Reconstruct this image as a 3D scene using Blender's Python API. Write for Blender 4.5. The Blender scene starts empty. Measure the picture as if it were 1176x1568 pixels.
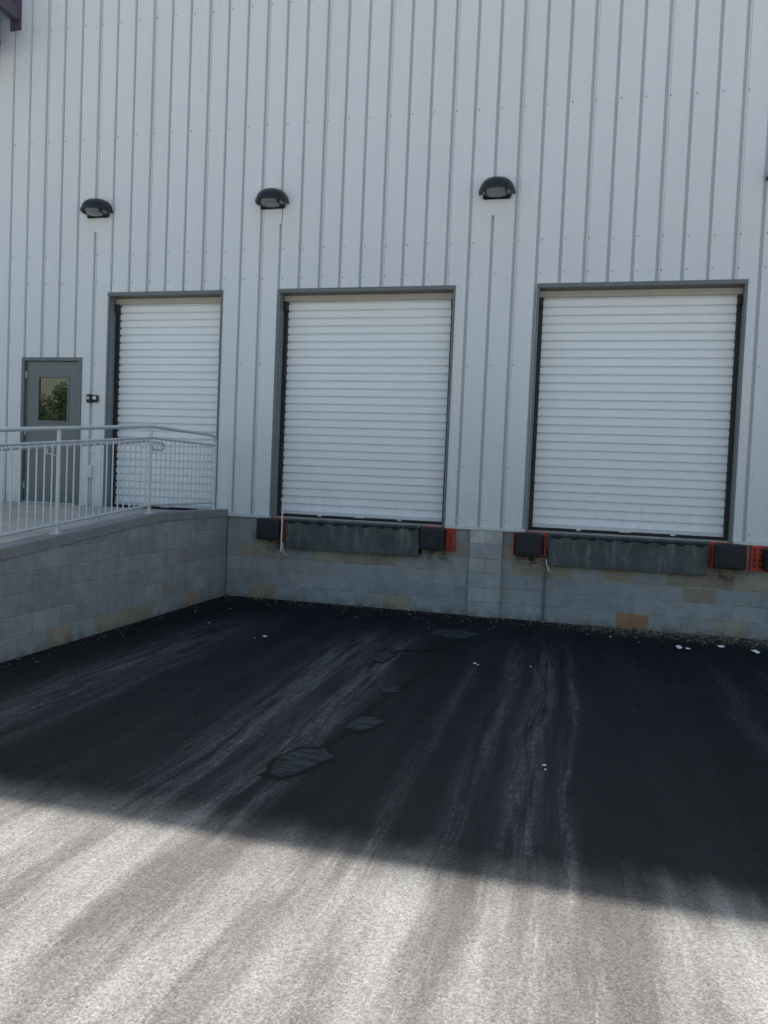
import bpy, math, random
from mathutils import Vector, Matrix, noise as mn
random.seed(7)
scn=bpy.context.scene
scn.view_settings.view_transform='Standard'; scn.view_settings.look='None'; scn.view_settings.exposure=0

# ------------------------------------------------------------------ helpers
class MB:
    def __init__(s): s.v=[];s.f=[];s.m=[];s.c=[]
    def face(s,pts,m=0,c=None):
        i=len(s.v); s.v+=[tuple(p) for p in pts]; s.f.append(tuple(range(i,i+len(pts)))); s.m.append(m); s.c.append(c)
    def poly(s,verts,faces,m=0,c=None):
        i=len(s.v); s.v+=[tuple(p) for p in verts]
        for f in faces: s.f.append(tuple(i+k for k in f)); s.m.append(m); s.c.append(c)
    def box(s,x0,x1,y0,y1,z0,z1,m=0,c=None,b=0.0,M=None):
        if b<=0:
            vs=[(x,y,z) for x in(x0,x1) for y in(y0,y1) for z in(z0,z1)]
            fs=[(0,1,3,2),(4,6,7,5),(0,4,5,1),(2,3,7,6),(0,2,6,4),(1,5,7,3)]
        else:
            cx,cy,cz=(x0+x1)/2,(y0+y1)/2,(z0+z1)/2; hx,hy,hz=(x1-x0)/2,(y1-y0)/2,(z1-z0)/2
            b=min(b,hx*.9,hy*.9,hz*.9)
            vs=[];idx={}
            for sx in(-1,1):
                for sy in(-1,1):
                    for sz in(-1,1):
                        idx[(sx,sy,sz)]=len(vs)
                        vs.append((cx+sx*hx,cy+sy*(hy-b),cz+sz*(hz-b)))
                        vs.append((cx+sx*(hx-b),cy+sy*hy,cz+sz*(hz-b)))
                        vs.append((cx+sx*(hx-b),cy+sy*(hy-b),cz+sz*hz))
            fs=[]
            I=lambda a,bb,cc,k: idx[(a,bb,cc)]+k
            for sg in(-1,1):
                f=[I(sg,-1,-1,0),I(sg,1,-1,0),I(sg,1,1,0),I(sg,-1,1,0)]; fs.append(tuple(f if sg>0 else f[::-1]))
                f=[I(-1,sg,-1,1),I(-1,sg,1,1),I(1,sg,1,1),I(1,sg,-1,1)]; fs.append(tuple(f if sg>0 else f[::-1]))
                f=[I(-1,-1,sg,2),I(1,-1,sg,2),I(1,1,sg,2),I(-1,1,sg,2)]; fs.append(tuple(f if sg>0 else f[::-1]))
            for a in(-1,1):
                for c2 in(-1,1):
                    fs.append((I(a,c2,-1,0),I(a,c2,1,0),I(a,c2,1,1),I(a,c2,-1,1)))
                    fs.append((I(a,-1,c2,0),I(a,1,c2,0),I(a,1,c2,2),I(a,-1,c2,2)))
                    fs.append((I(-1,a,c2,1),I(1,a,c2,1),I(1,a,c2,2),I(-1,a,c2,2)))
            for k in idx: i=idx[k]; fs.append((i,i+1,i+2))
        if M is not None: vs=[tuple(M@Vector(p)) for p in vs]
        s.poly(vs,fs,m,c)
    def tube(s,pts,r,n=8,m=0,c=None,cap=True):
        pts=[Vector(p) for p in pts]; rings=[]
        for i,p in enumerate(pts):
            if i==0: d=pts[1]-p
            elif i==len(pts)-1: d=p-pts[-2]
            else: d=(pts[i+1]-p).normalized()+(p-pts[i-1]).normalized()
            d.normalize()
            a=Vector((0,0,1)) if abs(d.z)<.9 else Vector((1,0,0))
            x=d.cross(a).normalized(); y=d.cross(x).normalized()
            rr=r[i] if isinstance(r,(list,tuple)) else r
            if rings:
                px=rings[-1][1]; x=(px-d*px.dot(d)).normalized(); y=d.cross(x).normalized()
            rings.append(([p+(x*math.cos(t)+y*math.sin(t))*rr for t in [2*math.pi*k/n for k in range(n)]],x))
        vs=[q for rg,_ in rings for q in rg]; fs=[]
        for i in range(len(pts)-1):
            for k in range(n):
                k2=(k+1)%n; fs.append((i*n+k,i*n+k2,(i+1)*n+k2,(i+1)*n+k))
        if cap: fs.append(tuple(range(n))[::-1]); fs.append(tuple((len(pts)-1)*n+k for k in range(n)))
        s.poly(vs,fs,m,c)
    def obj(s,name,mats,parent=None,smooth=False,fixn=True):
        me=bpy.data.meshes.new(name); me.from_pydata(s.v,[],s.f)
        for m in mats: me.materials.append(m)
        me.polygons.foreach_set("material_index",s.m)
        if any(c is not None for c in s.c):
            at=me.color_attributes.new(name="col",type='FLOAT_COLOR',domain='CORNER')
            k=0
            for p,c in zip(me.polygons,s.c):
                c=c or (1,1,1)
                for _ in p.loop_indices: at.data[k].color=(c[0],c[1],c[2],1); k+=1
        if smooth: me.polygons.foreach_set("use_smooth",[True]*len(me.polygons))
        if fixn:
            import bmesh
            bm=bmesh.new(); bm.from_mesh(me); bmesh.ops.recalc_face_normals(bm,faces=bm.faces); bm.to_mesh(me); bm.free()
        me.update()
        o=bpy.data.objects.new(name,me); scn.collection.objects.link(o)
        if parent: o.parent=parent
        return o
def empty(name,loc=(0,0,0)):
    o=bpy.data.objects.new(name,None); scn.collection.objects.link(o); o.location=loc; return o

class NT:
    def __init__(s,name):
        s.mat=bpy.data.materials.new(name); s.mat.use_nodes=True; s.t=s.mat.node_tree; s.n=s.t.nodes; s.l=s.t.links
        s.b=s.n['Principled BSDF']
    def link(s,a,b): s.l.new(a,b)
    def pos(s): return s.n.new('ShaderNodeNewGeometry').outputs['Position']
    def val(s,sock,v):
        if isinstance(v,bpy.types.NodeSocket): s.link(v,sock)
        elif v is not None: sock.default_value=v
    def math(s,op,a,b=None,c=None,clamp=False):
        n=s.n.new('ShaderNodeMath'); n.operation=op; n.use_clamp=clamp
        s.val(n.inputs[0],a); s.val(n.inputs[1],b); s.val(n.inputs[2],c); return n.outputs[0]
    def sep(s,v):
        n=s.n.new('ShaderNodeSeparateXYZ'); s.link(v,n.inputs[0]); return n.outputs
    def comb(s,x,y,z):
        n=s.n.new('ShaderNodeCombineXYZ'); [s.val(n.inputs[i],v) for i,v in enumerate((x,y,z))]; return n.outputs[0]
    def vscale(s,v,sc,off=(0,0,0)):
        n=s.n.new('ShaderNodeMapping'); s.link(v,n.inputs[0]); n.inputs['Scale'].default_value=sc; n.inputs['Location'].default_value=off; return n.outputs[0]
    def noise(s,v,scale,detail=4,rough=.5,dist=0):
        n=s.n.new('ShaderNodeTexNoise'); s.link(v,n.inputs['Vector']); n.inputs['Scale'].default_value=scale
        n.inputs['Detail'].default_value=detail; n.inputs['Roughness'].default_value=rough; n.inputs['Distortion'].default_value=dist; return n.outputs['Fac']
    def voro(s,v,scale,out='Distance',feat='F1'):
        n=s.n.new('ShaderNodeTexVoronoi'); n.feature=feat; s.link(v,n.inputs['Vector']); n.inputs['Scale'].default_value=scale; return n.outputs[out]
    def mr(s,v,a,b,c=0.,d=1.,smooth=False):
        n=s.n.new('ShaderNodeMapRange'); n.interpolation_type='SMOOTHSTEP' if smooth else 'LINEAR'
        s.val(n.inputs[0],v)
        for i,q in zip((1,2,3,4),(a,b,c,d)): n.inputs[i].default_value=q
        return n.outputs[0]
    def mix(s,fac,a,b,blend='MIX'):
        n=s.n.new('ShaderNodeMix'); n.data_type='RGBA'; n.blend_type=blend
        s.val(n.inputs[0],fac)
        for i,q in ((6,a),(7,b)):
            if isinstance(q,tuple) and len(q)==3: q=(*q,1)
            s.val(n.inputs[i],q)
        return n.outputs[2]
    def grey(s,v): return s.comb(v,v,v)
    def bump(s,h,strength=.3,dist=.01,normal=None):
        n=s.n.new('ShaderNodeBump'); s.link(h,n.inputs['Height']); n.inputs['Strength'].default_value=strength; n.inputs['Distance'].default_value=dist
        if normal is not None: s.link(normal,n.inputs['Normal'])
        return n.outputs[0]
    def gauss(s,x,c,w):
        d=s.math('DIVIDE',s.math('SUBTRACT',x,c),w); return s.math('EXPONENT',s.math('MULTIPLY',s.math('MULTIPLY',d,d),-1.))
    def set(s,color=None,rough=None,metal=None,spec=None,normal=None):
        if color is not None:
            if isinstance(color,tuple) and len(color)==3: color=(*color,1)
            s.val(s.b.inputs['Base Color'],color)
        if rough is not None: s.val(s.b.inputs['Roughness'],rough)
        if metal is not None: s.b.inputs['Metallic'].default_value=metal
        if spec is not None: s.b.inputs['Specular IOR Level'].default_value=spec
        if normal is not None: s.link(normal,s.b.inputs['Normal'])
        return s.mat

def simple(name,col,rough=.5,metal=0,spec=.5,var=.15,scale=8,bump=0.0):
    t=NT(name); p=t.pos(); n=t.noise(p,scale,5,.6)
    c=t.mix(1.0,(*col,1),t.grey(t.mr(n,.25,.75,1-var,1+var)),'MULTIPLY')
    nm=t.bump(t.noise(p,scale*12,3),bump,.004) if bump else None
    return t.set(c,t.mr(n,.3,.7,max(rough-.08,0.02),min(rough+.08,1)),metal,spec,nm)

# ------------------------------------------------------------------ materials
def m_siding():
    t=NT('painted_steel_siding'); p=t.pos()
    big=t.noise(t.vscale(p,(1.2,1,.35)),1.0,3)
    streak=t.noise(t.vscale(p,(14,1,.5)),1.0,4,.6)
    x,y,z=t.sep(p)
    f=t.math('MULTIPLY',t.mr(big,.3,.7,.97,1.02),t.mr(streak,.3,.75,1.01,.96))
    low=t.math('MULTIPLY',t.mr(z,3.2,1.2,0,1),t.mr(t.noise(p,3,5,.6),.4,.7,0,1))
    c=t.mix(1.0,(.735,.765,.80,1),t.grey(f),'MULTIPLY')
    c=t.mix(t.math('MULTIPLY',low,.2),c,(.46,.46,.45,1))
    # greyer tone in the rib recesses
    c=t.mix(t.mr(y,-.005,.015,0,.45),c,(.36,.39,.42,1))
    return t.set(c,.42,0,.45,t.bump(t.noise(t.vscale(p,(1.6,1,.5)),1.3,2),.25,.03))
def m_curtain():
    t=NT('white_door_curtain'); p=t.pos()
    n=t.noise(t.vscale(p,(2,1,.6)),1.2,5,.6)
    x,y,z=t.sep(p)
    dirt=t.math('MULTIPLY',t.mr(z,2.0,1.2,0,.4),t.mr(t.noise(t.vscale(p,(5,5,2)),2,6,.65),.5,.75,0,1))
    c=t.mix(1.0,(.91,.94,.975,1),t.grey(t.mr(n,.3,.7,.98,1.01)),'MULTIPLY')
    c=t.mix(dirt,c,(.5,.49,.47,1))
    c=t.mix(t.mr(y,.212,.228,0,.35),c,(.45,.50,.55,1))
    return t.set(c,.35,0,.5)
def m_block():
    t=NT('concrete_block'); p=t.pos()
    a=t.n.new('ShaderNodeVertexColor'); a.layer_name='col'
    n=t.noise(p,5,6,.65); g=t.noise(p,120,4,.7)
    c=t.mix(1.0,a.outputs[0],t.grey(t.mr(n,.3,.72,.80,1.14)),'MULTIPLY')
    c=t.mix(1.0,c,t.grey(t.mr(g,.3,.7,.78,1.16)),'MULTIPLY')
    x,y,z=t.sep(p)
    c=t.mix(t.math('MULTIPLY',t.mr(z,.12,.0,0,.8),t.mr(t.noise(p,7,5,.6),.38,.62,0,1)),c,(.13,.115,.095,1))
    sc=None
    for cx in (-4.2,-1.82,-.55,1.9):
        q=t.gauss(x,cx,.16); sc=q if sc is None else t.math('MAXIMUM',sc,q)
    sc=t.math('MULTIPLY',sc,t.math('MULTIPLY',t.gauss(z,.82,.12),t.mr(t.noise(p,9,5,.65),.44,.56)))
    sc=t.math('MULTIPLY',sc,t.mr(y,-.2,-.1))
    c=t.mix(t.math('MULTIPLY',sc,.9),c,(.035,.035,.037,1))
    # run-off streaks below the cap / flashing
    ro=t.math('MULTIPLY',t.mr(t.noise(t.vscale(p,(7,7,.7)),1,5,.65),.55,.72),t.mr(z,.4,1.2,0,.4))
    c=t.mix(ro,c,(.16,.16,.155,1))
    h=t.math('ADD',g,t.math('MULTIPLY',t.voro(p,160),.6))
    return t.set(c,.92,0,.2,t.bump(h,.6,.006))
def m_mortar():
    t=NT('mortar'); p=t.pos(); n=t.noise(p,6,5,.6)
    c=t.mix(t.mr(n,.35,.65),(.54,.53,.51,1),(.27,.265,.25,1))
    return t.set(c,.95,0,.2,t.bump(t.noise(p,150,3),.5,.004))
def m_conc(name='poured_concrete',col=(.40,.39,.37)):
    t=NT(name); p=t.pos(); n=t.noise(p,2.2,7,.65); g=t.noise(p,90,4,.7)
    c=t.mix(1.0,(*col,1),t.grey(t.mr(n,.3,.7,.78,1.15)),'MULTIPLY')
    c=t.mix(1.0,c,t.grey(t.mr(g,.3,.7,.88,1.1)),'MULTIPLY')
    st=t.noise(t.vscale(p,(6,6,1.2)),1.5,6,.7)
    c=t.mix(t.mr(st,.58,.75,0,.45),c,(.12,.115,.105,1))
    return t.set(c,.9,0,.2,t.bump(g,.4,.005))
def m_asphalt():
    t=NT('worn_asphalt'); p=t.pos(); x,y,z=t.sep(p)
    wob=t.math('MULTIPLY',t.math('SUBTRACT',t.noise(t.vscale(p,(.3,.35,1)),1,2),.5),.35)
    xx=t.math('ADD',x,wob)
    tr=None
    for c,w,a in ((-3.95,.26,.75),(-2.25,.22,.9),(-1.80,.16,1.),(-.55,.09,.6),(-.22,.11,.9),(.04,.05,.7),(1.45,.14,.25),(1.9,.1,.22),(-.95,.07,.4),(-2.9,.10,.2),(-3.55,.06,.4)):
        b=t.math('MULTIPLY',t.gauss(xx,c,w),a); tr=b if tr is None else t.math('MAXIMUM',tr,b)
    broad=t.math('MAXIMUM',t.gauss(xx,-2.05,.50),t.math('MAXIMUM',t.math('MULTIPLY',t.gauss(xx,-3.85,.40),.8),t.math('MULTIPLY',t.gauss(xx,-.28,.38),.6)))
    s0=t.noise(t.vscale(t.comb(xx,y,0),(2.2,.30,1),(7,1,0)),1,6,.62)
    s1=t.noise(t.vscale(t.comb(xx,y,0),(8,.55,1)),1,6,.68)
    s2=t.noise(t.vscale(t.comb(xx,y,0),(48,2.2,1),(3,2,0)),1,4,.6)
    blot=t.noise(p,.8,5,.6,.4); blot2=t.noise(p,3.2,6,.65); blot3=t.noise(p,14,5,.7)
    grit=t.noise(p,60,4,.75); fine=t.noise(p,120,3,.7)
    vs=t.n.new('ShaderNodeTexVoronoi'); t.link(p,vs.inputs['Vector']); vs.inputs['Scale'].default_value=110
    vx,vy,vz=t.sep(vs.outputs['Color'])
    streak=t.math('MULTIPLY',t.mr(s1,.40,.57),t.mr(s2,.40,.58,.35,1))
    streak=t.math('MULTIPLY',streak,t.mr(blot3,.38,.58,.4,1))
    streak=t.math('MULTIPLY',streak,t.mr(grit,.44,.56,.3,1))
    tr=t.math('MULTIPLY',tr,streak)
    fade=t.mr(y,-.9,-3.0,.0,1,True)
    tr=t.math('MULTIPLY',tr,fade)
    broad=t.math('MULTIPLY',t.math('MULTIPLY',broad,fade),t.mr(s1,.35,.6,.3,1))
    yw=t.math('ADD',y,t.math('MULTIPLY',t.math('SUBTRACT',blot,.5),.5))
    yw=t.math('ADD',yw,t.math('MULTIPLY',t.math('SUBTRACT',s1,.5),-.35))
    sun_wear=t.mr(yw,-6.65,-7.3,0,1,True)  # wear plus painted sun/shade contrast: colour step follows the building's shadow edge
    seal_shaded=t.mix(t.mr(blot2,.3,.7),(.0038,.0052,.0090,1),(.0090,.0108,.0155,1))  # sealed asphalt, with the building's shade put into its dark bluish colour
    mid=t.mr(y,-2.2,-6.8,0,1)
    seal_shaded=t.mix(mid,seal_shaded,t.mix(t.mr(blot2,.3,.7),(.0125,.0120,.0135,1),(.026,.0248,.026,1)))
    seal_shaded=t.mix(t.math('MULTIPLY',broad,.40),seal_shaded,(.060,.063,.068,1))
    seal_shaded=t.mix(t.math('MULTIPLY',t.mr(s0,.50,.60),.22),seal_shaded,(.036,.037,.040,1))
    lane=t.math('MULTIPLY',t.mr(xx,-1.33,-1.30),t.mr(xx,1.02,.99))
    seal_shaded=t.mix(t.math('MULTIPLY',lane,t.math('MULTIPLY',mid,.15)),seal_shaded,(.05,.05,.053,1))
    seal_shaded=t.mix(tr,seal_shaded,(.21,.21,.208,1))
    worn_sunlit=t.mix(t.mr(blot2,.3,.72),(.225,.206,.182,1),(.315,.293,.265,1))  # worn asphalt, with sun brightness put into its paler colour
    worn_sunlit=t.mix(t.math('MULTIPLY',t.mr(s0,.50,.62),.75),worn_sunlit,(.43,.41,.375,1))
    worn_sunlit=t.mix(t.math('MULTIPLY',t.mr(s1,.52,.62),.45),worn_sunlit,(.43,.41,.375,1))
    worn_sunlit=t.mix(t.math('MULTIPLY',t.math('MULTIPLY',t.mr(s2,.54,.62),t.mr(s1,.45,.55)),.35),worn_sunlit,(.48,.46,.43,1))
    worn_sunlit=t.mix(t.math('MULTIPLY',t.mr(s0,.49,.40),.62),worn_sunlit,(.140,.127,.110,1))
    c=t.mix(sun_wear,seal_shaded,worn_sunlit)
    ag=t.math('MULTIPLY',t.mr(vx,.0,1.,.76,1.24),t.mr(fine,.3,.7,.86,1.12))
    ag=t.math('MULTIPLY',ag,t.mr(grit,.3,.7,.80,1.2))
    c=t.mix(1.0,c,t.grey(ag),'MULTIPLY')
    c=t.mix(t.math('MULTIPLY',t.mr(vy,.94,.98,0,.45),t.mr(blot2,.4,.6,.1,1)),c,t.mix(sun_wear,(.045,.045,.047,1),(.08,.07,.06,1)))
    dust=t.math('MULTIPLY',t.math('MULTIPLY',t.mr(y,-.85,-.1,0,1,True),t.mr(x,-.6,1.0,.1,1,True)),t.mr(t.noise(p,9,6,.7),.40,.62))
    c=t.mix(t.math('MULTIPLY',dust,.85),c,(.15,.135,.115,1))
    h=t.math('ADD',t.math('MULTIPLY',vs.outputs['Distance'],-1.),grit)
    rough=t.mr(blot2,.3,.7,.66,.9)
    return t.set(c,rough,0,.12,t.bump(h,.5,.007,t.bump(blot2,.2,.02)))
def m_plate():
    t=NT('checker_plate_steel'); p=t.pos(); x,y,z=t.sep(p)
    v=t.comb(t.math('MULTIPLY',x,44),t.math('MULTIPLY',z,44),0)
    r=t.n.new('ShaderNodeVectorRotate'); r.rotation_type='Z_AXIS'; r.inputs['Angle'].default_value=.785; t.link(v,r.inputs['Vector'])
    a,b,_=t.sep(r.outputs[0])
    sx=t.math('SINE',t.math('MULTIPLY',a,3.14)); sy=t.math('SINE',t.math('MULTIPLY',b,3.14))
    h=t.math('MAXIMUM',t.math('MULTIPLY',sx,sy),0)
    n=t.noise(p,4,6,.65)
    n2=t.noise(t.vscale(p,(9,9,1.5)),1,5,.7)
    c=t.mix(t.mr(n,.35,.68),(.065,.085,.090,1),(.125,.148,.152,1))
    c=t.mix(t.mr(n2,.52,.66,0,.7),c,(.26,.275,.265,1))
    c=t.mix(t.math('MULTIPLY',h,t.mr(n2,.4,.6,.10,.40)),c,(.26,.28,.28,1))
    return t.set(c,.6,.05,.4,t.bump(h,.45,.004))
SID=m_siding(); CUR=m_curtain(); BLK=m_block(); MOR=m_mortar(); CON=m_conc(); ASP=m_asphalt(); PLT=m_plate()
CAPM=m_conc('weathered_concrete_cap',(.29,.29,.29))
TRIM=simple('grey_trim_paint',(.150,.172,.186),.45,var=.1)
JAMB=simple('jamb_liner',(.24,.27,.29),.5,var=.12)
LTRIM=simple('light_trim_paint',(.64,.67,.69),.45,var=.08)
HOOD=simple('door_hood',(.50,.48,.42),.5,var=.08)
BLACK=simple('black_rubber',(.018,.018,.02),.7,var=.3,bump=.3)
GUIDE=simple('dark_steel_guide',(.020,.022,.027),.5,var=.2)
SOFF=simple('soffit_brown',(.20,.17,.14),.6)
GALV=simple('galvanised_steel',(.60,.64,.67),.45,metal=.25,var=.16,scale=20)
RED=simple('red_steel',(.60,.07,.035),.5,var=.45,scale=14)
PED=simple('grey_door_paint',(.16,.19,.195),.4,var=.06)
DARK=simple('dark_interior',(.02,.02,.02),.9)
LAMPM=simple('bronze_black_housing',(.012,.012,.014),.3,var=.2)
BUMP_=simple('moulded_rubber',(.016,.019,.027),.62,var=.4,scale=10,bump=.5)
ROOFM=simple('roof_metal',(.45,.46,.47),.5)
SCREW=simple('screw_heads',(.30,.32,.33),.4,metal=.3)
CANO=simple('purple_grey_steel',(.12,.10,.14),.5)
t=NT('lamp_lens'); LENS=t.set((.20,.21,.22),.08,0,.8)
t=NT('window_glass'); GLASS=t.set((.01,.014,.014),.015,0,1.0); t.b.inputs['IOR'].default_value=1.9
t=NT('tar_patch'); p=t.pos(); n=t.noise(p,9,6,.7)
wv=t.noise(t.vscale(p,(6,38,1)),1,3)
TAR=t.set(t.mix(t.mr(wv,.42,.54),(.004,.005,.007,1),(.026,.040,.046,1)),t.mr(n,.3,.7,.5,.8),0,.25,t.bump(n,.5,.01))
t=NT('sealant'); SEALM=t.set((.002,.003,.004),.6,0,.15)
LIT=simple('litter_white',(.8,.8,.78),.6)
LEAFD=simple('dry_debris',(.22,.17,.11),.9,var=.5,scale=30)

# ------------------------------------------------------------------ dimensions
ZB=1.22; ZT=4.50; TOP=10.0; XL=-18.; XR=16.
OPEN=[(-7.10,-5.19,ZB,ZT),(-4.307,-1.735,ZB,ZT),(-.631,1.95,ZB,ZT),(5.0,7.57,ZB,ZT),(9.4,12.0,ZB,ZT),(-8.62,-7.53,ZB,3.52)]
FY=-.02
bld=empty('warehouse_building')

P=.3048; DG=.040
def dep(x):
    d=abs(((x+.05+P/2)%P)-P/2)
    if d<.010: return FY+DG
    if d>.023: return FY
    return FY+DG*(.023-d)/.013
xs=set([XL,XR]); k=math.floor((XL+.05)/P)
while True:
    g=-.05+k*P; k+=1
    if g>XR: break
    for o in(-.023,-.010,.010,.023):
        if XL<g+o<XR: xs.add(round(g+o,5))
for a,b,c,d in OPEN: xs.add(a); xs.add(b)
xs=sorted(xs); w=MB()
for a,b in zip(xs,xs[1:]):
    if b-a<1e-5: continue
    mid=(a+b)/2
    segs=[(ZB,TOP)]
    for (oa,ob,oc,od) in OPEN:
        if oa<mid<ob: segs=[(od,TOP)]
    for z0,z1 in segs: w.face([(a,dep(a),z0),(b,dep(b),z0),(b,dep(b),z1),(a,dep(a),z1)])
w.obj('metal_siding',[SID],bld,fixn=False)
s=MB(); k=math.floor((XL+.05)/P)
while -.05+k*P<XR:
    g=-.05+k*P; kk=k; k+=1
    if kk%3==0 and g>XL+.1:
        x=g+.040; z0=ZB
        for oa,ob,oc,od in OPEN:
            if oa-.01<x<ob+.01: z0=od+.01
        s.box(x,x+.003,FY-.002,FY-.0003,z0,TOP-.2,1)
    for zz in (1.32,2.05,3.42,4.66,5.08,6.85,8.55):
        x=g+.055
        if x>XR-.1 or x<XL+.1: continue
        if any(oa-.1<x<ob+.1 and zz<od+.1 for oa,ob,oc,od in OPEN): continue
        z=zz+random.uniform(-.012,.012)
        s.box(x-.008,x+.008,FY-.007,FY-.0005,z-.008,z+.008)
s.obj('siding_screws',[SCREW,TRIM],bld)
b=MB()
for a_,b_ in ((-5.0,-4.31),(-1.73,-.636),(1.955,4.995),(7.575,9.395),(12.005,XR)): b.box(a_,b_,FY-.025,.05,ZB-.03,ZB+.012)
b.obj('base_flashing',[LTRIM],bld)
b=MB(); b.box(XL-.1,XR+.1,-.14,.1,TOP-.18,TOP,b=.02); b.obj('eave_gutter',[LTRIM],bld)
b=MB(); b.box(XL,XL+.1,.1,24,0,TOP-.05); b.box(XR-.1,XR,.1,24,0,TOP-.05); b.box(XL+.1,XR-.1,23.9,24,0,TOP-.05)
b.box(XL,XR,.1,24,TOP-.045,TOP-.01,1); b.obj('building_shell',[SID,ROOFM],bld)
b=MB(); b.box(XL+.12,XR-.12,.1,23.8,ZB-.2,ZB-.02); b.box(XL+.12,XR-.12,1.2,1.25,ZB,TOP-.1); b.obj('interior',[DARK],bld)

def rolldoor(oa,ob,name):
    t=MB(); tw=.030
    y0=FY-.012
    t.box(oa-.004,oa+tw,y0,.01,ZB-.02,ZT,0,b=.004); t.box(ob-tw,ob+.004,y0,.01,ZB-.02,ZT,0,b=.004)
    t.box(oa-.006,ob+.006,y0-.012,.012,ZT-.048,ZT+.008,0,b=.004)
    t.box(oa-.03,oa+.020,.01,.30,ZB,ZT-.04,1); t.box(ob-.020,ob+.03,.01,.30,ZB,ZT-.04,1)
    t.box(oa+.020,ob-.020,.012,.15,ZT-.046,ZT,2)
    t.box(oa+.020,ob-.020,.15,.30,ZT-.13,ZT-.045,3,b=.006)
    for sd,(ga,gb) in enumerate(((oa+.021,oa+.074),(ob-.074,ob-.021))):
        t.box(ga,gb,.155,.165,ZB,ZT-.13,4)
        if sd==0: t.box(gb-.022,gb,.165,.26,ZB,ZT-.14,4)
        else: t.box(ga,ga+.022,.165,.26,ZB,ZT-.14,4)
        for i in range(9):
            z=ZB+.25+i*.34; c=(ga+gb)/2; t.tube([(c,.145,z),(c,.155,z)],.012,6,4)
        t.box(ga,gb,.105,.155,ZT-.27,ZT-.14,4,b=.01)
    t.box(oa,ob,.0,.34,ZB-.018,ZB-.001,5)
    t.obj(name+'_frame',[TRIM,JAMB,SOFF,HOOD,GUIDE,CON],bld)
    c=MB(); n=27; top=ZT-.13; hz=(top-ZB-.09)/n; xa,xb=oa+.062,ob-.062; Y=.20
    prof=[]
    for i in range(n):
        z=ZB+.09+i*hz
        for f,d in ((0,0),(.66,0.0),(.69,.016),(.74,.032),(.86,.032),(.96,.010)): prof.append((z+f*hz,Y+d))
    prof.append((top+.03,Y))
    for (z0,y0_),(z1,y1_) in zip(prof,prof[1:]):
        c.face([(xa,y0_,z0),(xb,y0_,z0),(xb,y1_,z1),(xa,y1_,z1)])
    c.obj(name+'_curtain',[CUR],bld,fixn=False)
    d=MB()
    d.box(xa+.01,xb-.01,Y-.02,Y+.02,ZB+.040,ZB+.088,0,b=.004)
    d.box(xa+.01,xb-.01,Y-.026,Y+.018,ZB+.002,ZB+.040,1)
    m=(xa+xb)/2; d.box(m-.08,m+.08,Y-.05,Y-.027,ZB+.03,ZB+.055,3,b=.006)
    for q in (m-.6,m+.6): d.box(q-.03,q+.03,Y-.04,Y-.027,ZB+.020,ZB+.045,3,b=.004)
    d.obj(name+'_bottom_bar',[LTRIM,BLACK,GUIDE,GALV],bld)
for i,(a_,b_,c_,d_) in enumerate(OPEN[:5]): rolldoor(a_,b_,'roll_up_door')

oa,ob,_,od=OPEN[5]
d=MB()
d.box(oa,oa+.055,FY-.018,.08,ZB,od,0,b=.004); d.box(ob-.055,ob,FY-.018,.08,ZB,od,0,b=.004); d.box(oa+.055,ob-.055,FY-.018,.08,od-.055,od,0,b=.004)
wx0,wx1,wz0,wz1=-8.33,-7.79,2.52,3.22
y0,y1=.012,.055
d.box(oa+.062,wx0,y0,y1,ZB+.03,od-.062,1); d.box(wx1,ob-.062,y0,y1,ZB+.03,od-.062,1)
d.box(wx0,wx1,y0,y1,ZB+.03,wz0,1); d.box(wx0,wx1,y0,y1,wz1,od-.062,1)
for (a_,b_,c_,e_) in ((wx0-.02,wx0+.012,wz0-.02,wz1+.02),(wx1-.012,wx1+.02,wz0-.02,wz1+.02),(wx0+.012,wx1-.012,wz0-.02,wz0+.012),(wx0+.012,wx1-.012,wz1-.012,wz1+.02)):
    d.box(a_,b_,y0-.012,y0+.01,c_,e_,0,b=.003)
d.box(wx0+.012,wx1-.012,y0+.012,y0+.02,wz0+.012,wz1-.012,2)
d.box(oa+.066,ob-.066,y0-.004,y0,ZB+.03,ZB+.22,1)
d.box(oa+.06,ob-.06,-.02,.06,ZB,ZB+.025,3)
d.tube([(ob-.14,y0,2.2),(ob-.14,y0-.06,2.2)],.018,8,3); d.box(ob-.26,ob-.125,y0-.075,y0-.055,2.185,2.215,3,b=.005)
for hz in (1.5,2.35,3.25): d.tube([(oa+.063,y0-.01,hz-.05),(oa+.063,y0-.01,hz+.05)],.011,8,3)
d.obj('entrance_door',[TRIM,PED,GLASS,GALV],bld)

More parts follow.
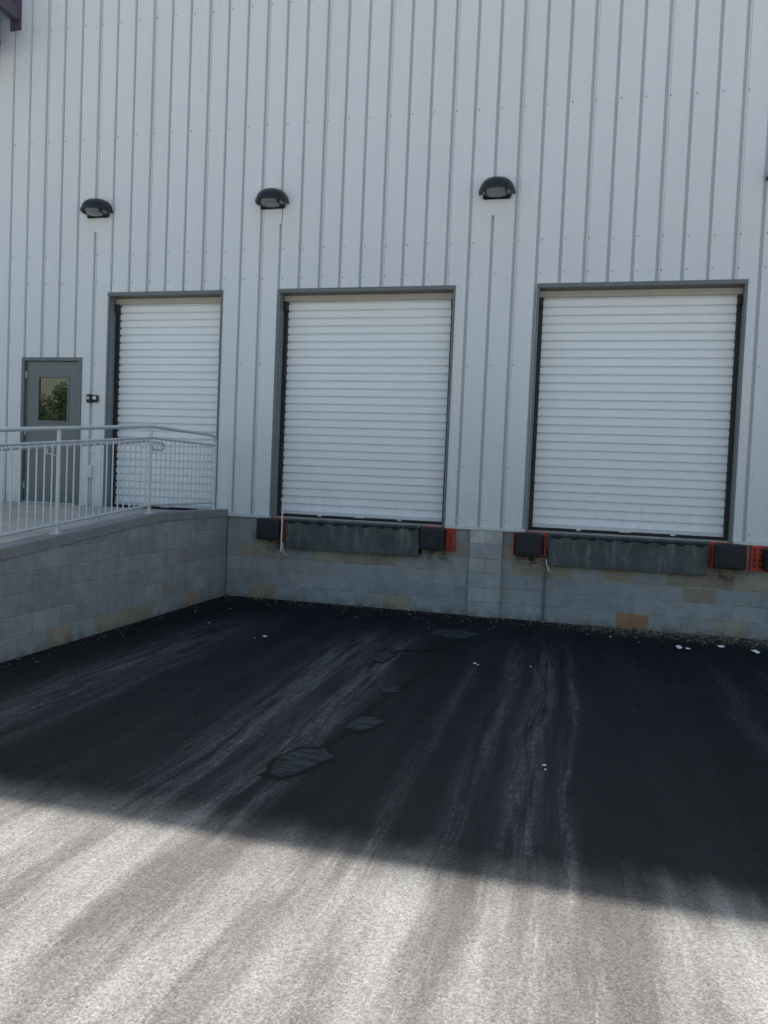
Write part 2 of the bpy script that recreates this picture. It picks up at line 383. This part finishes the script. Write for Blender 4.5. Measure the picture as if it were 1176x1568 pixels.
# CMU
GC=[(.40,.43,.455),(.38,.41,.43),(.42,.445,.46),(.40,.42,.43),(.37,.40,.425)]
TAN=[(.42,.375,.30),(.37,.335,.275),(.42,.39,.33)]
def blkcol(cx,cz,front=True):
    r=random.random()
    c=random.choice(GC)
    if front:
        for dc in (-3.03,.67):
            if abs(cx-dc)<1.6 and .55<cz<.95: c=random.choice(TAN) if random.random()<.75 else c
        if .78<cx<1.08 and cz<.12: c=(.46,.27,.16)
        if abs(cx+4.3)<.25 and cz<.12: c=(.38,.32,.25)
    if r<.02: c=random.choice(TAN)
    f=random.uniform(.91,1.08); return (c[0]*f,c[1]*f,c[2]*f)
fd=MB(); H=.2; L=.4
PX0,PX1=-1.37,-.93
for row in range(6):
    z0=row*H; z1=min(z0+H,ZB-.032)
    if row==5: z1=ZB-.034
    x=-5.0-(.2 if row%2 else 0)
    while x<XR:
        a=max(x,-4.995); b_=min(x+L,XR)
        if b_-a>.03:
            parts=[(a,b_)]
            if z0>.75:
                for dc in (-3.03,.67):
                    np_=[]
                    for (p0,p1) in parts:
                        lo,hi=dc-.98,dc+.98
                        if p1<=lo or p0>=hi: np_.append((p0,p1))
                        else:
                            if p0<lo: np_.append((p0,lo))
                            if p1>hi: np_.append((hi,p1))
                    parts=np_
            for p0,p1 in parts:
                if p1-p0<.02: continue
                j=random.uniform(-.0015,.0015)
                fd.box(p0+.005,p1-.005,j,.1,z0+.005,z1-.005,0,blkcol((p0+p1)/2,(z0+z1)/2),b=.004)
        x+=L
fd.obj('foundation_blocks',[BLK],bld)
m=MB(); m.box(-5.0,XR,.005,.14,-.1,.8)
for a,b_ in ((-5.0,-4.01),(-2.05,-.31),(1.65,XR)): m.box(a,b_,.005,.14,.8,ZB-.033)
m.obj('foundation_mortar',[MOR],bld)
m=MB()
for dc in (-3.03,.67): m.box(dc-.98,dc+.98,.10,.16,.8,ZB-.03)
m.obj('leveler_pit_back',[DARK],bld)
m=MB()
for row in range(6):
    z0=row*.2; z1=z0+.2 if row<5 else ZB-.036
    col=(.49,.51,.52) if row%2 else (.44,.465,.48)
    if row==5: col=(.62,.62,.605)
    if row%2==0: m.box(PX0,PX1,-.055,.002,z0+.003,z1-.003,0,col,b=.006)
    else:
        m.box(PX0,PX0+.21,-.055,.002,z0+.003,z1-.003,0,col,b=.006); m.box(PX0+.216,PX1,-.055,.002,z0+.003,z1-.003,0,tuple(q*.92 for q in col),b=.006)
m.box(PX0+.008,PX1-.008,-.048,.0,0,ZB-.04,1)
m.obj('block_pilaster',[BLK,MOR],bld)

# ------------------------------------------------------------------ dock equipment
def leveler(cx):
    d=MB(); hw=.985
    d.box(cx-hw,cx+hw,-.10,.17,ZB-.045,ZB-.022,0,b=.004)
    M=Matrix.Translation((cx,-.155,ZB-.05))@Matrix.Rotation(math.radians(9),4,'X')
    d.box(-hw,hw,-.014,.014,-.40,-.012,0,b=.006,M=M)
    for i in range(9):
        x=-hw+.11+i*(2*hw-.22)/8
        d.box(x-.05,x+.05,-.03,.03,-.03,.02,1,b=.01,M=M)
        d.box(cx+x-.035,cx+x+.035,-.16,-.09,ZB-.05,ZB-.024,1,b=.004)
    d.tube([(cx-hw,-.155,ZB-.05),(cx+hw,-.155,ZB-.05)],.013,8,1)
    for x in (-.8,-.27,.27,.8): d.box(cx+x-.03,cx+x+.03,-.09,.1,ZB-.3,ZB-.046,1)
    d.box(cx-hw+.02,cx+hw-.02,.02,.09,.82,.86,1)
    d.tube([(cx-hw-.02,-.16,.86),(cx-hw-.015,-.2,.80),(cx-hw+.03,-.2,.70),(cx-hw+.07,-.1,.66)],.010,6,2)
    return d.obj('dock_leveler',[PLT,GUIDE,GALV])
leveler(-3.05); leveler(.67)
def bumper(x0,x1,rx0,rx1):
    d=MB(); z0,z1=.885,1.205
    d.box(rx0,rx1,-.03,.0-.006,z0-.01,z1-.0,1,b=.004)
    d.box(x0,x1,-.29,-.031,z0+.005,z1-.01,0,b=.018)
    d.box(x0+.045,x1-.045,-.297,-.289,z0+.05,z1-.055,0,b=.004)
    for z in (z0+.1,z1-.1):
        for x in (x0+.08,x1-.08): d.tube([(x,-.305,z),(x,-.285,z)],.022,8,2)
    for xx in (rx0+.035,rx1-.035):
        for k in range(4):
            z=z0+.045+k*.075; d.tube([(xx,-.05,z),(xx,-.028,z)],.013,6,2)
    d.box(rx0+.01,rx0+.022,-.16,-.03,z0+.02,z1-.02,1) ; d.box(rx1-.022,rx1-.01,-.16,-.03,z0+.02,z1-.02,1)
    return d.obj('dock_bumper',[BUMP_,RED,BLACK])
bumper(-4.42,-4.09,-4.44,-4.04); bumper(-2.03,-1.70,-2.05,-1.57)
bumper(-.74,-.40,-.79,-.345); bumper(1.71,2.07,1.69,2.12)
d=MB(); d.box(2.17,2.50,-.045,-.006,.87,1.19,1,b=.005)
for k in range(4):
    for x in (2.215,2.28): d.tube([(x,-.065,.93+k*.07),(x,-.04,.93+k*.07)],.014,6,2)
d.box(2.30,2.46,-.28,-.046,.89,1.17,0,b=.018); d.obj('dock_bumper',[BUMP_,RED,BLACK])
c=MB(); c.tube([(-.345,-.02,0),(-.345,-.03,.5),(-.34,-.03,.90),(-.33,.02,.98)],.013,8)
for z in (.2,.6): c.box(-.372,-.318,-.045,0,z-.012,z+.012,0)
c.obj('conduit_pipe',[TRIM])
c=MB(); c.tube([(-4.02,-.31,.74),(-4.03,-.28,1.0),(-4.06,-.2,1.3),(-4.07,-.17,1.47)],.011,8); c.tube([(-4.07,-.17,1.46),(-4.10,-.17,1.47)],.011,6)
c.obj('lip_release_rod',[GALV])

# ------------------------------------------------------------------ retaining wall, ramp, railing
def ztop(y): return 1.285 if y>-2.0 else 1.285+.09*(y+2.0)
rw=empty('retaining_wall'); YE=-14.
rb=MB()
for row in range(7):
    z0=row*.2; y=0.0+(.2 if row%2 else 0)
    while y>YE:
        a=min(y,-.006); b_=max(y-L,YE); y-=L
        if a-b_<.03: continue
        ya,yb=a-.005,b_+.005
        za=min(z0+.195,ztop(ya)-.105); zb=min(z0+.195,ztop(yb)-.105)
        if max(za,zb)<z0+.03: continue
        za=max(za,z0+.012); zb=max(zb,z0+.012)
        j=random.uniform(-.0015,.0015); X=-5.0+j; X2=-5.18
        zz=z0+.005; bv=.004
        col=blkcol(0,0,False)
        if random.random()<(.02 if row>0 else .4): col=tuple(q*random.uniform(.9,1.1) for q in random.choice(TAN))
        col=tuple(q*.92 for q in col)
        vs=[(X,ya-bv,zz+bv),(X,yb+bv,zz+bv),(X,yb+bv,zb-bv),(X,ya-bv,za-bv),(X-bv,ya,zz),(X-bv,yb,zz),(X-bv,yb,zb),(X-bv,ya,za),(X2,ya,zz),(X2,yb,zz),(X2,yb,zb),(X2,ya,za)]
        fs=[(0,1,2,3),(0,4,5,1),(1,5,6,2),(2,6,7,3),(3,7,4,0),(4,8,9,5),(5,9,10,6),(6,10,11,7),(7,11,8,4)]
        rb.poly(vs,fs,0,col)
rb.obj('blocks',[BLK],rw)
def prism(mb,prof_y,x0,x1,zf0,zf1,m=0):
    for ya,yb in zip(prof_y,prof_y[1:]):
        a0,a1,b0,b1=zf0(ya),zf1(ya),zf0(yb),zf1(yb)
        mb.face([(x1,ya,a0),(x1,yb,b0),(x1,yb,b1),(x1,ya,a1)],m); mb.face([(x0,ya,a0),(x0,yb,b0),(x0,yb,b1),(x0,ya,a1)],m)
        mb.face([(x0,ya,a1),(x1,ya,a1),(x1,yb,b1),(x0,yb,b1)],m); mb.face([(x0,ya,a0),(x1,ya,a0),(x1,yb,b0),(x0,yb,b0)],m)
    for y in (prof_y[0],prof_y[-1]): mb.face([(x0,y,zf0(y)),(x1,y,zf0(y)),(x1,y,zf1(y)),(x0,y,zf1(y))],m)
mm=MB(); prism(mm,[-.02,-2.,YE+.01],-5.17,-5.006,lambda y:-.05,lambda y:ztop(y)-.101); mm.obj('mortar',[MOR],rw)
cp=MB()
ys=[-.03,-2.0,-5.,-8.,-11.,YE-.02]
prism(cp,ys,-5.22,-4.985,lambda y:ztop(y)-.10,lambda y:ztop(y)-.008)
prism(cp,ys,-5.212,-4.993,lambda y:ztop(y)-.008,lambda y:ztop(y))
cp.obj('cap',[CAPM],rw)
ld=MB(); prism(ld,[-.025,-2.0,YE-.02],-16.,-5.225,lambda y:-.05,lambda y:ztop(y)-.06); ld.obj('concrete_ramp',[m_conc('ramp_concrete',(.46,.43,.38))])

rl=MB(); RX=-5.10
def rp(y,h): return (RX,y,ztop(y)+h)
y0,y1=-.28,YE+.6
for h,r in ((1.07,.022),(.93,.016),(.10,.016)):
    if h==1.07:
        e=[(RX,y0,ztop(y0)),(RX,y0,ztop(y0)+h-.09),(RX,y0-.03,ztop(y0)+h-.03),(RX,y0-.10,ztop(y0)+h)]
        rl.tube(e+[rp(-1.95,h),rp(-2.05,h),rp(y1,h)],r,10)
    else: rl.tube([rp(y0,h),rp(-2.,h),rp(y1,h)],r,8)
for i,py in enumerate([-2.02,-3.75,-5.5,-7.25,-9.,-10.75,-12.5]):
    rl.tube([rp(py,0),rp(py,1.06)],.021,10)
    rl.box(RX-.05,RX+.05,py-.05,py+.05,ztop(py)-.005,ztop(py)+.012)
rl.box(RX-.05,RX+.05,y0-.05,y0+.05,ztop(y0)-.005,ztop(y0)+.012)
y=y0-.115
while y>y1:
    rl.tube([rp(y,.10),rp(y,.93)],.0085,6,cap=False); y-=.115
hx=RX-.10; yh=-1.55
pth=[(hx,yh-.02,ztop(yh)+.80),(hx,yh,ztop(yh)+.82),(hx,yh,ztop(yh)+.86),(hx,yh-.04,ztop(yh)+.885)]
rl.tube(pth+[(hx,-2.,ztop(-2)+.885),(hx,y1,ztop(y1)+.885)],.018,8)
rl.tube([pth[0],(hx,yh-.25,ztop(yh)+.79),(hx,yh-.3,ztop(yh)+.87)],.016,8)
for py in (-2.1,-3.8,-5.6,-7.3,-9.,-10.8): rl.tube([(RX,py,ztop(py)+.80),(hx,py,ztop(py)+.82),(hx,py,ztop(py)+.87)],.009,6)
rl.obj('metal_railing',[GALV],smooth=False)
r2=MB(); RX2=-7.35
def rq(y,h): return (RX2,y,ztop(y)-.06+h)
ya=-2.0
for h,r in ((1.0,.02),(.86,.015),(.10,.015)): r2.tube([rq(ya,h),rq(y1,h)],r,8)
for py in (-2.0,-3.75,-5.5,-7.25,-9.,-10.75,-12.5): r2.tube([rq(py,0),rq(py,1.0)],.02,8)
y=ya-.12
while y>y1: r2.tube([rq(y,.1),rq(y,.86)],.008,6,cap=False); y-=.12
r2.obj('metal_railing',[GALV])

# ------------------------------------------------------------------ wall lamps
def lamp(x,z):
    d=MB(); W=.235; Dp=.27; Hh=.175; n=20; mrows=7
    base=z-.055; y0=FY-.006
    vs=[];fs=[]
    for j in range(mrows+1):
        ph=(math.pi/2)*j/mrows
        for i in range(n+1):
            th=math.pi*i/n; ex=.85
            cx=math.copysign(abs(math.cos(th))**ex,math.cos(th)); sy=abs(math.sin(th))**ex
            rr=abs(math.cos(ph))**.8
            vs.append((x+W*cx*rr,y0-Dp*sy*rr,base+Hh*math.sin(ph)))
    for j in range(mrows):
        for i in range(n):
            a=j*(n+1)+i; fs.append((a,a+1,a+n+2,a+n+1))
    d.poly(vs,fs,0)
    def outline(s,zz,off=0): return [(x+(W+s)*math.copysign(abs(math.cos(math.pi*i/n))**.85,math.cos(math.pi*i/n)),y0-off-(Dp+s)*abs(math.sin(math.pi*i/n))**.85,zz) for i in range(n+1)]
    loops=[outline(0,base),outline(.012,base-.004),outline(.012,base-.03),outline(-.02,base-.032),outline(-.028,base-.01)]
    for A,B in zip(loops,loops[1:]):
        for i in range(n): d.face([A[i],A[i+1],B[i+1],B[i]],0)
    L0=outline(-.03,base-.012); vs=[];fs=[]
    for j in range(5):
        ph=(math.pi/2)*j/4; rr=math.cos(ph)
        for p in L0: vs.append((x+(p[0]-x)*rr,y0-.06+(p[1]-y0+.06)*rr,base-.012-.075*math.sin(ph)))
    for j in range(4):
        for i in range(n): a=j*(n+1)+i; fs.append((a,a+1,a+n+2,a+n+1))
    d.poly(vs,fs,1)
    d.box(x-.19,x+.19,y0-.05,y0,base-.10,base-.005,0,b=.02)
    d.box(x-.15,x-.135,y0-.2,y0-.05,base-.07,base-.03,0); d.box(x+.135,x+.15,y0-.2,y0-.05,base-.07,base-.03,0)
    d.box(x-.135,x+.135,FY-.004,FY+.01,z-.36,z+.05,2)
    return d.obj('wall_lamp',[LAMPM,LENS,SID])
for x,z in ((-7.30,5.79),(-4.44,5.80),(-1.226,5.79),(2.33,5.80),(5.4,5.8)): lamp(x,z)

d=MB(); x,z=-7.29,2.89; y0=FY
d.box(x-.12,x-.03,y0-.06,y0,z-.07,z+.06,0,b=.01); d.box(x-.02,x+.07,y0-.045,y0,z-.06,z+.05,0,b=.012); d.tube([(x-.075,y0-.075,z),(x-.075,y0-.055,z)],.022,10,1)
d.box(x-.01,x+.05,y0-.05,y0-.044,z-.02,z+.03,1)
d.obj('door_security_camera',[LAMPM,LTRIM])
d=MB(); x,z=-7.33,1.76
d.box(x-.04,x+.05,y0-.06,y0,z-.10,z+.10,0,b=.01); d.box(x-.03,x+.04,y0-.066,y0-.059,z-.08,z+.0,1,b=.003); d.tube([(x+.005,y0-.02,z-.1),(x+.005,y0-.02,ZB+.02)],.012,8,0)
d.obj('electrical_box',[GALV,LTRIM])
d=MB(); cxx=-8.72
d.box(-13,cxx-.05,-.62,-.60,8.17,9.35,0); d.box(-13,cxx,-.70,-.50,8.11,8.17,0,b=.005); d.box(-13,cxx,-.70,-.50,9.35,9.41,0,b=.005)
for x in (cxx-.15,-10.5,-12.6): d.box(x-.06,x+.06,-.60,FY,8.75,8.95,0); d.box(x-.1,x+.1,FY-.012,FY-.002,8.6,9.1,0)
d.obj('steel_canopy_beam',[CANO])

# ------------------------------------------------------------------ ground
g=MB(); R_=400
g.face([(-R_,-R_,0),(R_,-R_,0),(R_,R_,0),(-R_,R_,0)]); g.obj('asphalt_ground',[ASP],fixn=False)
g=MB(); g.face([(-60,-70,.004),(60,-70,.004),(60,-10.8,.004),(-60,-10.8,.004)]); g.obj('bounce_slab',[m_conc('bounce_slab_concrete',(.72,.705,.67))],fixn=False)  # unseen pale slab added behind the camera to bounce light onto the wall
def blob(mb,pts,z,m=0,sub=6,amp=.035):
    out=[]; n=len(pts)
    for i in range(n):
        a=Vector(pts[i]);b=Vector(pts[(i+1)%n])
        for k in range(sub):
            q=a.lerp(b,k/sub); v=Vector((q.x*9,q.y*9,0)); out.append((q.x+amp*mn.noise(v),q.y+amp*mn.noise(v+Vector((9,4,2))),z))
    mb.face(out,m)
tp=MB()
P1=[(-1.74,-6.2),(-1.62,-6.24),(-1.49,-6.0),(-1.44,-5.80),(-1.54,-5.68),(-1.68,-5.75),(-1.76,-5.95)]
P2=[(-1.54,-5.22),(-1.40,-5.24),(-1.30,-5.0),(-1.40,-4.88),(-1.53,-4.95)]
P3=[(-1.52,-4.2),(-1.38,-4.15),(-1.42,-4.0),(-1.55,-4.05)]
P4=[(-1.60,-1.6),(-1.2,-1.7),(-1.05,-1.3),(-1.3,-1.1),(-1.6,-1.2)]
P5=[(-1.90,-3.1),(-1.78,-3.15),(-1.72,-2.75),(-1.85,-2.6),(-1.90,-2.8)]
for q in (P1,P2,P3,P4,P5): blob(tp,q,.0050,0)
for q in (P1,P2,P3,P5):
    c=Vector((sum(p[0] for p in q)/len(q),sum(p[1] for p in q)/len(q)))
    blob(tp,[tuple(c+(Vector(p)-c)*1.22) for p in q],.0025,1)
tp.obj('tar_patch',[TAR,SEALM],fixn=False)
ck=MB()
def crack(pts,wd):
    P_=[];n=len(pts)
    for i in range(n-1):
        a=Vector(pts[i]);b=Vector(pts[i+1]);m_=10
        for k in range(m_):
            q=a.lerp(b,k/m_); P_.append(Vector((q.x+.09*mn.noise(Vector((q.x*4,q.y*4,1))),q.y+.09*mn.noise(Vector((q.x*4,q.y*4,8))))))
    P_.append(Vector(pts[-1]))
    W_=[wd*.5*(1+.9*mn.noise(Vector((q.x*6,q.y*6,3)))) for q in P_]
    N_=[]
    for i in range(len(P_)):
        d=(P_[min(i+1,len(P_)-1)]-P_[max(i-1,0)]).normalized(); N_.append(Vector((-d.y,d.x))*W_[i])
    for i in range(len(P_)-1):
        a,b,na,nb=P_[i],P_[i+1],N_[i],N_[i+1]
        ck.face([(*(a-na),.0038),(*(a+na),.0038),(*(b+nb),.0038),(*(b-nb),.0038)])
crack([(-1.25,-1.2),(-1.35,-2.4),(-1.28,-3.3),(-1.45,-4.1),(-1.5,-5.0),(-1.58,-5.7)],.065)
crack([(-1.35,-2.4),(-1.75,-2.6),(-1.85,-3.4)],.05)
crack([(1.6,-2.2),(2.3,-3.0),(2.4,-4.0)],.012)
ck.obj('sealed_cracks',[SEALM],fixn=False)
lt=MB()
def scrap(x,y,s,m=0,c=None):
    n=random.randint(4,6); a0=random.random()*6
    base=[(x+s*random.uniform(.6,1)*math.cos(a0+6.283*i/n),y+s*random.uniform(.4,1)*math.sin(a0+6.283*i/n),.008+random.uniform(0,s*.5)) for i in range(n)]
    for i in range(n): lt.face([base[i],base[(i+1)%n],(x,y,.012+s*.4)],m)
for x,y,s_ in ((-3.28,-2.58,.04),(-3.35,-2.7,.018),(1.25,-1.09,.065),(1.35,-1.12,.05),(-.11,-5.5,.024),(-.10,-5.56,.012),(-.9,-2.86,.028),(-.86,-2.9,.016),(2.1,-.95,.075),(2.3,-1.1,.05),(1.75,-.8,.05),(-.35,-2.75,.016),(.5,-.75,.02),(-4.7,-1.5,.022),(-4.4,-1.1,.022),(-4.2,-2.1,.018)): scrap(x,y,s_)
for i in range(26):
    scrap(random.uniform(-4.8,3),-abs(random.gauss(0,.5))-.06,random.uniform(.005,.012))
lt.obj('paper_litter',[LIT])
lt=MB()
for i in range(1100):
    x=random.choice([random.uniform(-4.9,3.2),random.gauss(1.4,.9),random.gauss(1.4,.9)]); y=-abs(random.gauss(0,.26))-.03
    scrap(x,y,random.uniform(.006,.024))
for i in range(160):
    scrap(-4.97+abs(random.gauss(0,.12)),random.uniform(-6,-.1),random.uniform(.005,.016))
for i in range(60): scrap(random.uniform(-4,2.5),random.uniform(-7,-.5),random.uniform(.004,.009))
lt.obj('leaf_debris',[LEAFD])

# ------------------------------------------------------------------ trees across the yard
t=NT('foliage'); p=t.pos(); oi=t.noise(p,.9,3)
FOL=t.set(t.mix(t.mr(oi,.3,.7),(.035,.07,.018,1),(.10,.16,.04,1)),.6,0,.3)
BARK=simple('bark',(.12,.09,.065),.9)
def tree_mesh(seed):
    random.seed(seed); d=MB()
    d.tube([(0,0,0),(.1,0,1.5),(.0,.1,3.5),(.1,0,6)],[.28,.22,.16,.06],8,1)
    cl=[]
    for i in range(26):
        a=random.random()*6.283; zc=random.uniform(2.6,8.2); r=2.6*math.sin(min(1,(zc-1.6)/7)*math.pi)**.6*random.uniform(.3,1)
        c=Vector((r*math.cos(a),r*math.sin(a),zc)); cl.append((c,random.uniform(.6,1.15)))
        d.tube([(0,0,max(1.4,zc-2)),tuple(c*.6+Vector((0,0,.2*zc))),tuple(c)],[.07,.05,.02],5,1)
    for c,r in cl:
        for k in range(170):
            q=Vector((random.gauss(0,1),random.gauss(0,1),random.gauss(0,.8)))
            q=c+q.normalized()*r*random.random()**.4
            n=Vector((random.gauss(0,1),random.gauss(0,1),random.gauss(0,1))).normalized(); u=n.orthogonal().normalized(); v=n.cross(u); s_=random.uniform(.08,.16)
            d.face([q-u*s_,q-v*s_*.6,q+u*s_,q+v*s_*.6],0)
    return d
T0=tree_mesh(3).obj('tree',[FOL,BARK],fixn=False); T1=tree_mesh(11).obj('tree',[FOL,BARK],fixn=False)
T0.location=(-33,-40,0); T1.location=(-39,-41,0); T0.scale=(.9,.9,.86); T1.scale=(.95,.95,.92)
random.seed(5)
for i in range(9):
    src=random.choice([T0,T1]); o=bpy.data.objects.new('tree',src.data); scn.collection.objects.link(o)
    o.location=(-66+i*6.2+random.uniform(-1.5,1.5),-48+random.uniform(-2,2),0); o.rotation_euler=(0,0,random.random()*6); s_=random.uniform(.65,.9); o.scale=(s_,s_,s_)

# ------------------------------------------------------------------ light
az=math.radians(15); el=math.radians(54.4)
S=Vector((-math.sin(az)*math.cos(el),math.cos(az)*math.cos(el),math.sin(el)))
sl=bpy.data.lights.new('sun','SUN'); sl.energy=5.0; sl.angle=math.radians(.5); sl.color=(1,.97,.92)
so=bpy.data.objects.new('sun',sl); scn.collection.objects.link(so); so.rotation_euler=S.to_track_quat('Z','Y').to_euler(); so.location=(0,0,30)
wd=bpy.data.worlds.new('World'); scn.world=wd; wd.use_nodes=True
nt=wd.node_tree; bg=nt.nodes['Background']; sk=nt.nodes.new('ShaderNodeTexSky'); sk.sky_type='NISHITA'; sk.sun_disc=False
sk.sun_elevation=el; sk.sun_rotation=2*math.pi-az; sk.air_density=1.9; sk.dust_density=3.0; sk.ozone_density=2.5
nt.links.new(sk.outputs[0],bg.inputs[0]); bg.inputs[1].default_value=.15

# ------------------------------------------------------------------ camera
yaw,pi_,ro=[math.radians(q) for q in (13.954,2.334,2.405)]
F=Vector((-math.sin(yaw)*math.cos(pi_),math.cos(yaw)*math.cos(pi_),-math.sin(pi_)))
R0=Vector((math.cos(yaw),math.sin(yaw),0)); U0=R0.cross(F)
Rv=math.cos(ro)*R0+math.sin(ro)*U0; Uv=-math.sin(ro)*R0+math.cos(ro)*U0
M=Matrix(((Rv.x,Uv.x,-F.x,0),(Rv.y,Uv.y,-F.y,-10.513),(Rv.z,Uv.z,-F.z,1.807),(0,0,0,1)))
cd=bpy.data.cameras.new('camera'); cd.sensor_fit='HORIZONTAL'; cd.sensor_width=36; cd.lens=36*1175.8/1176; cd.clip_end=2000; cd.clip_start=.05
co=bpy.data.objects.new('camera',cd); scn.collection.objects.link(co); co.matrix_world=M; scn.camera=co
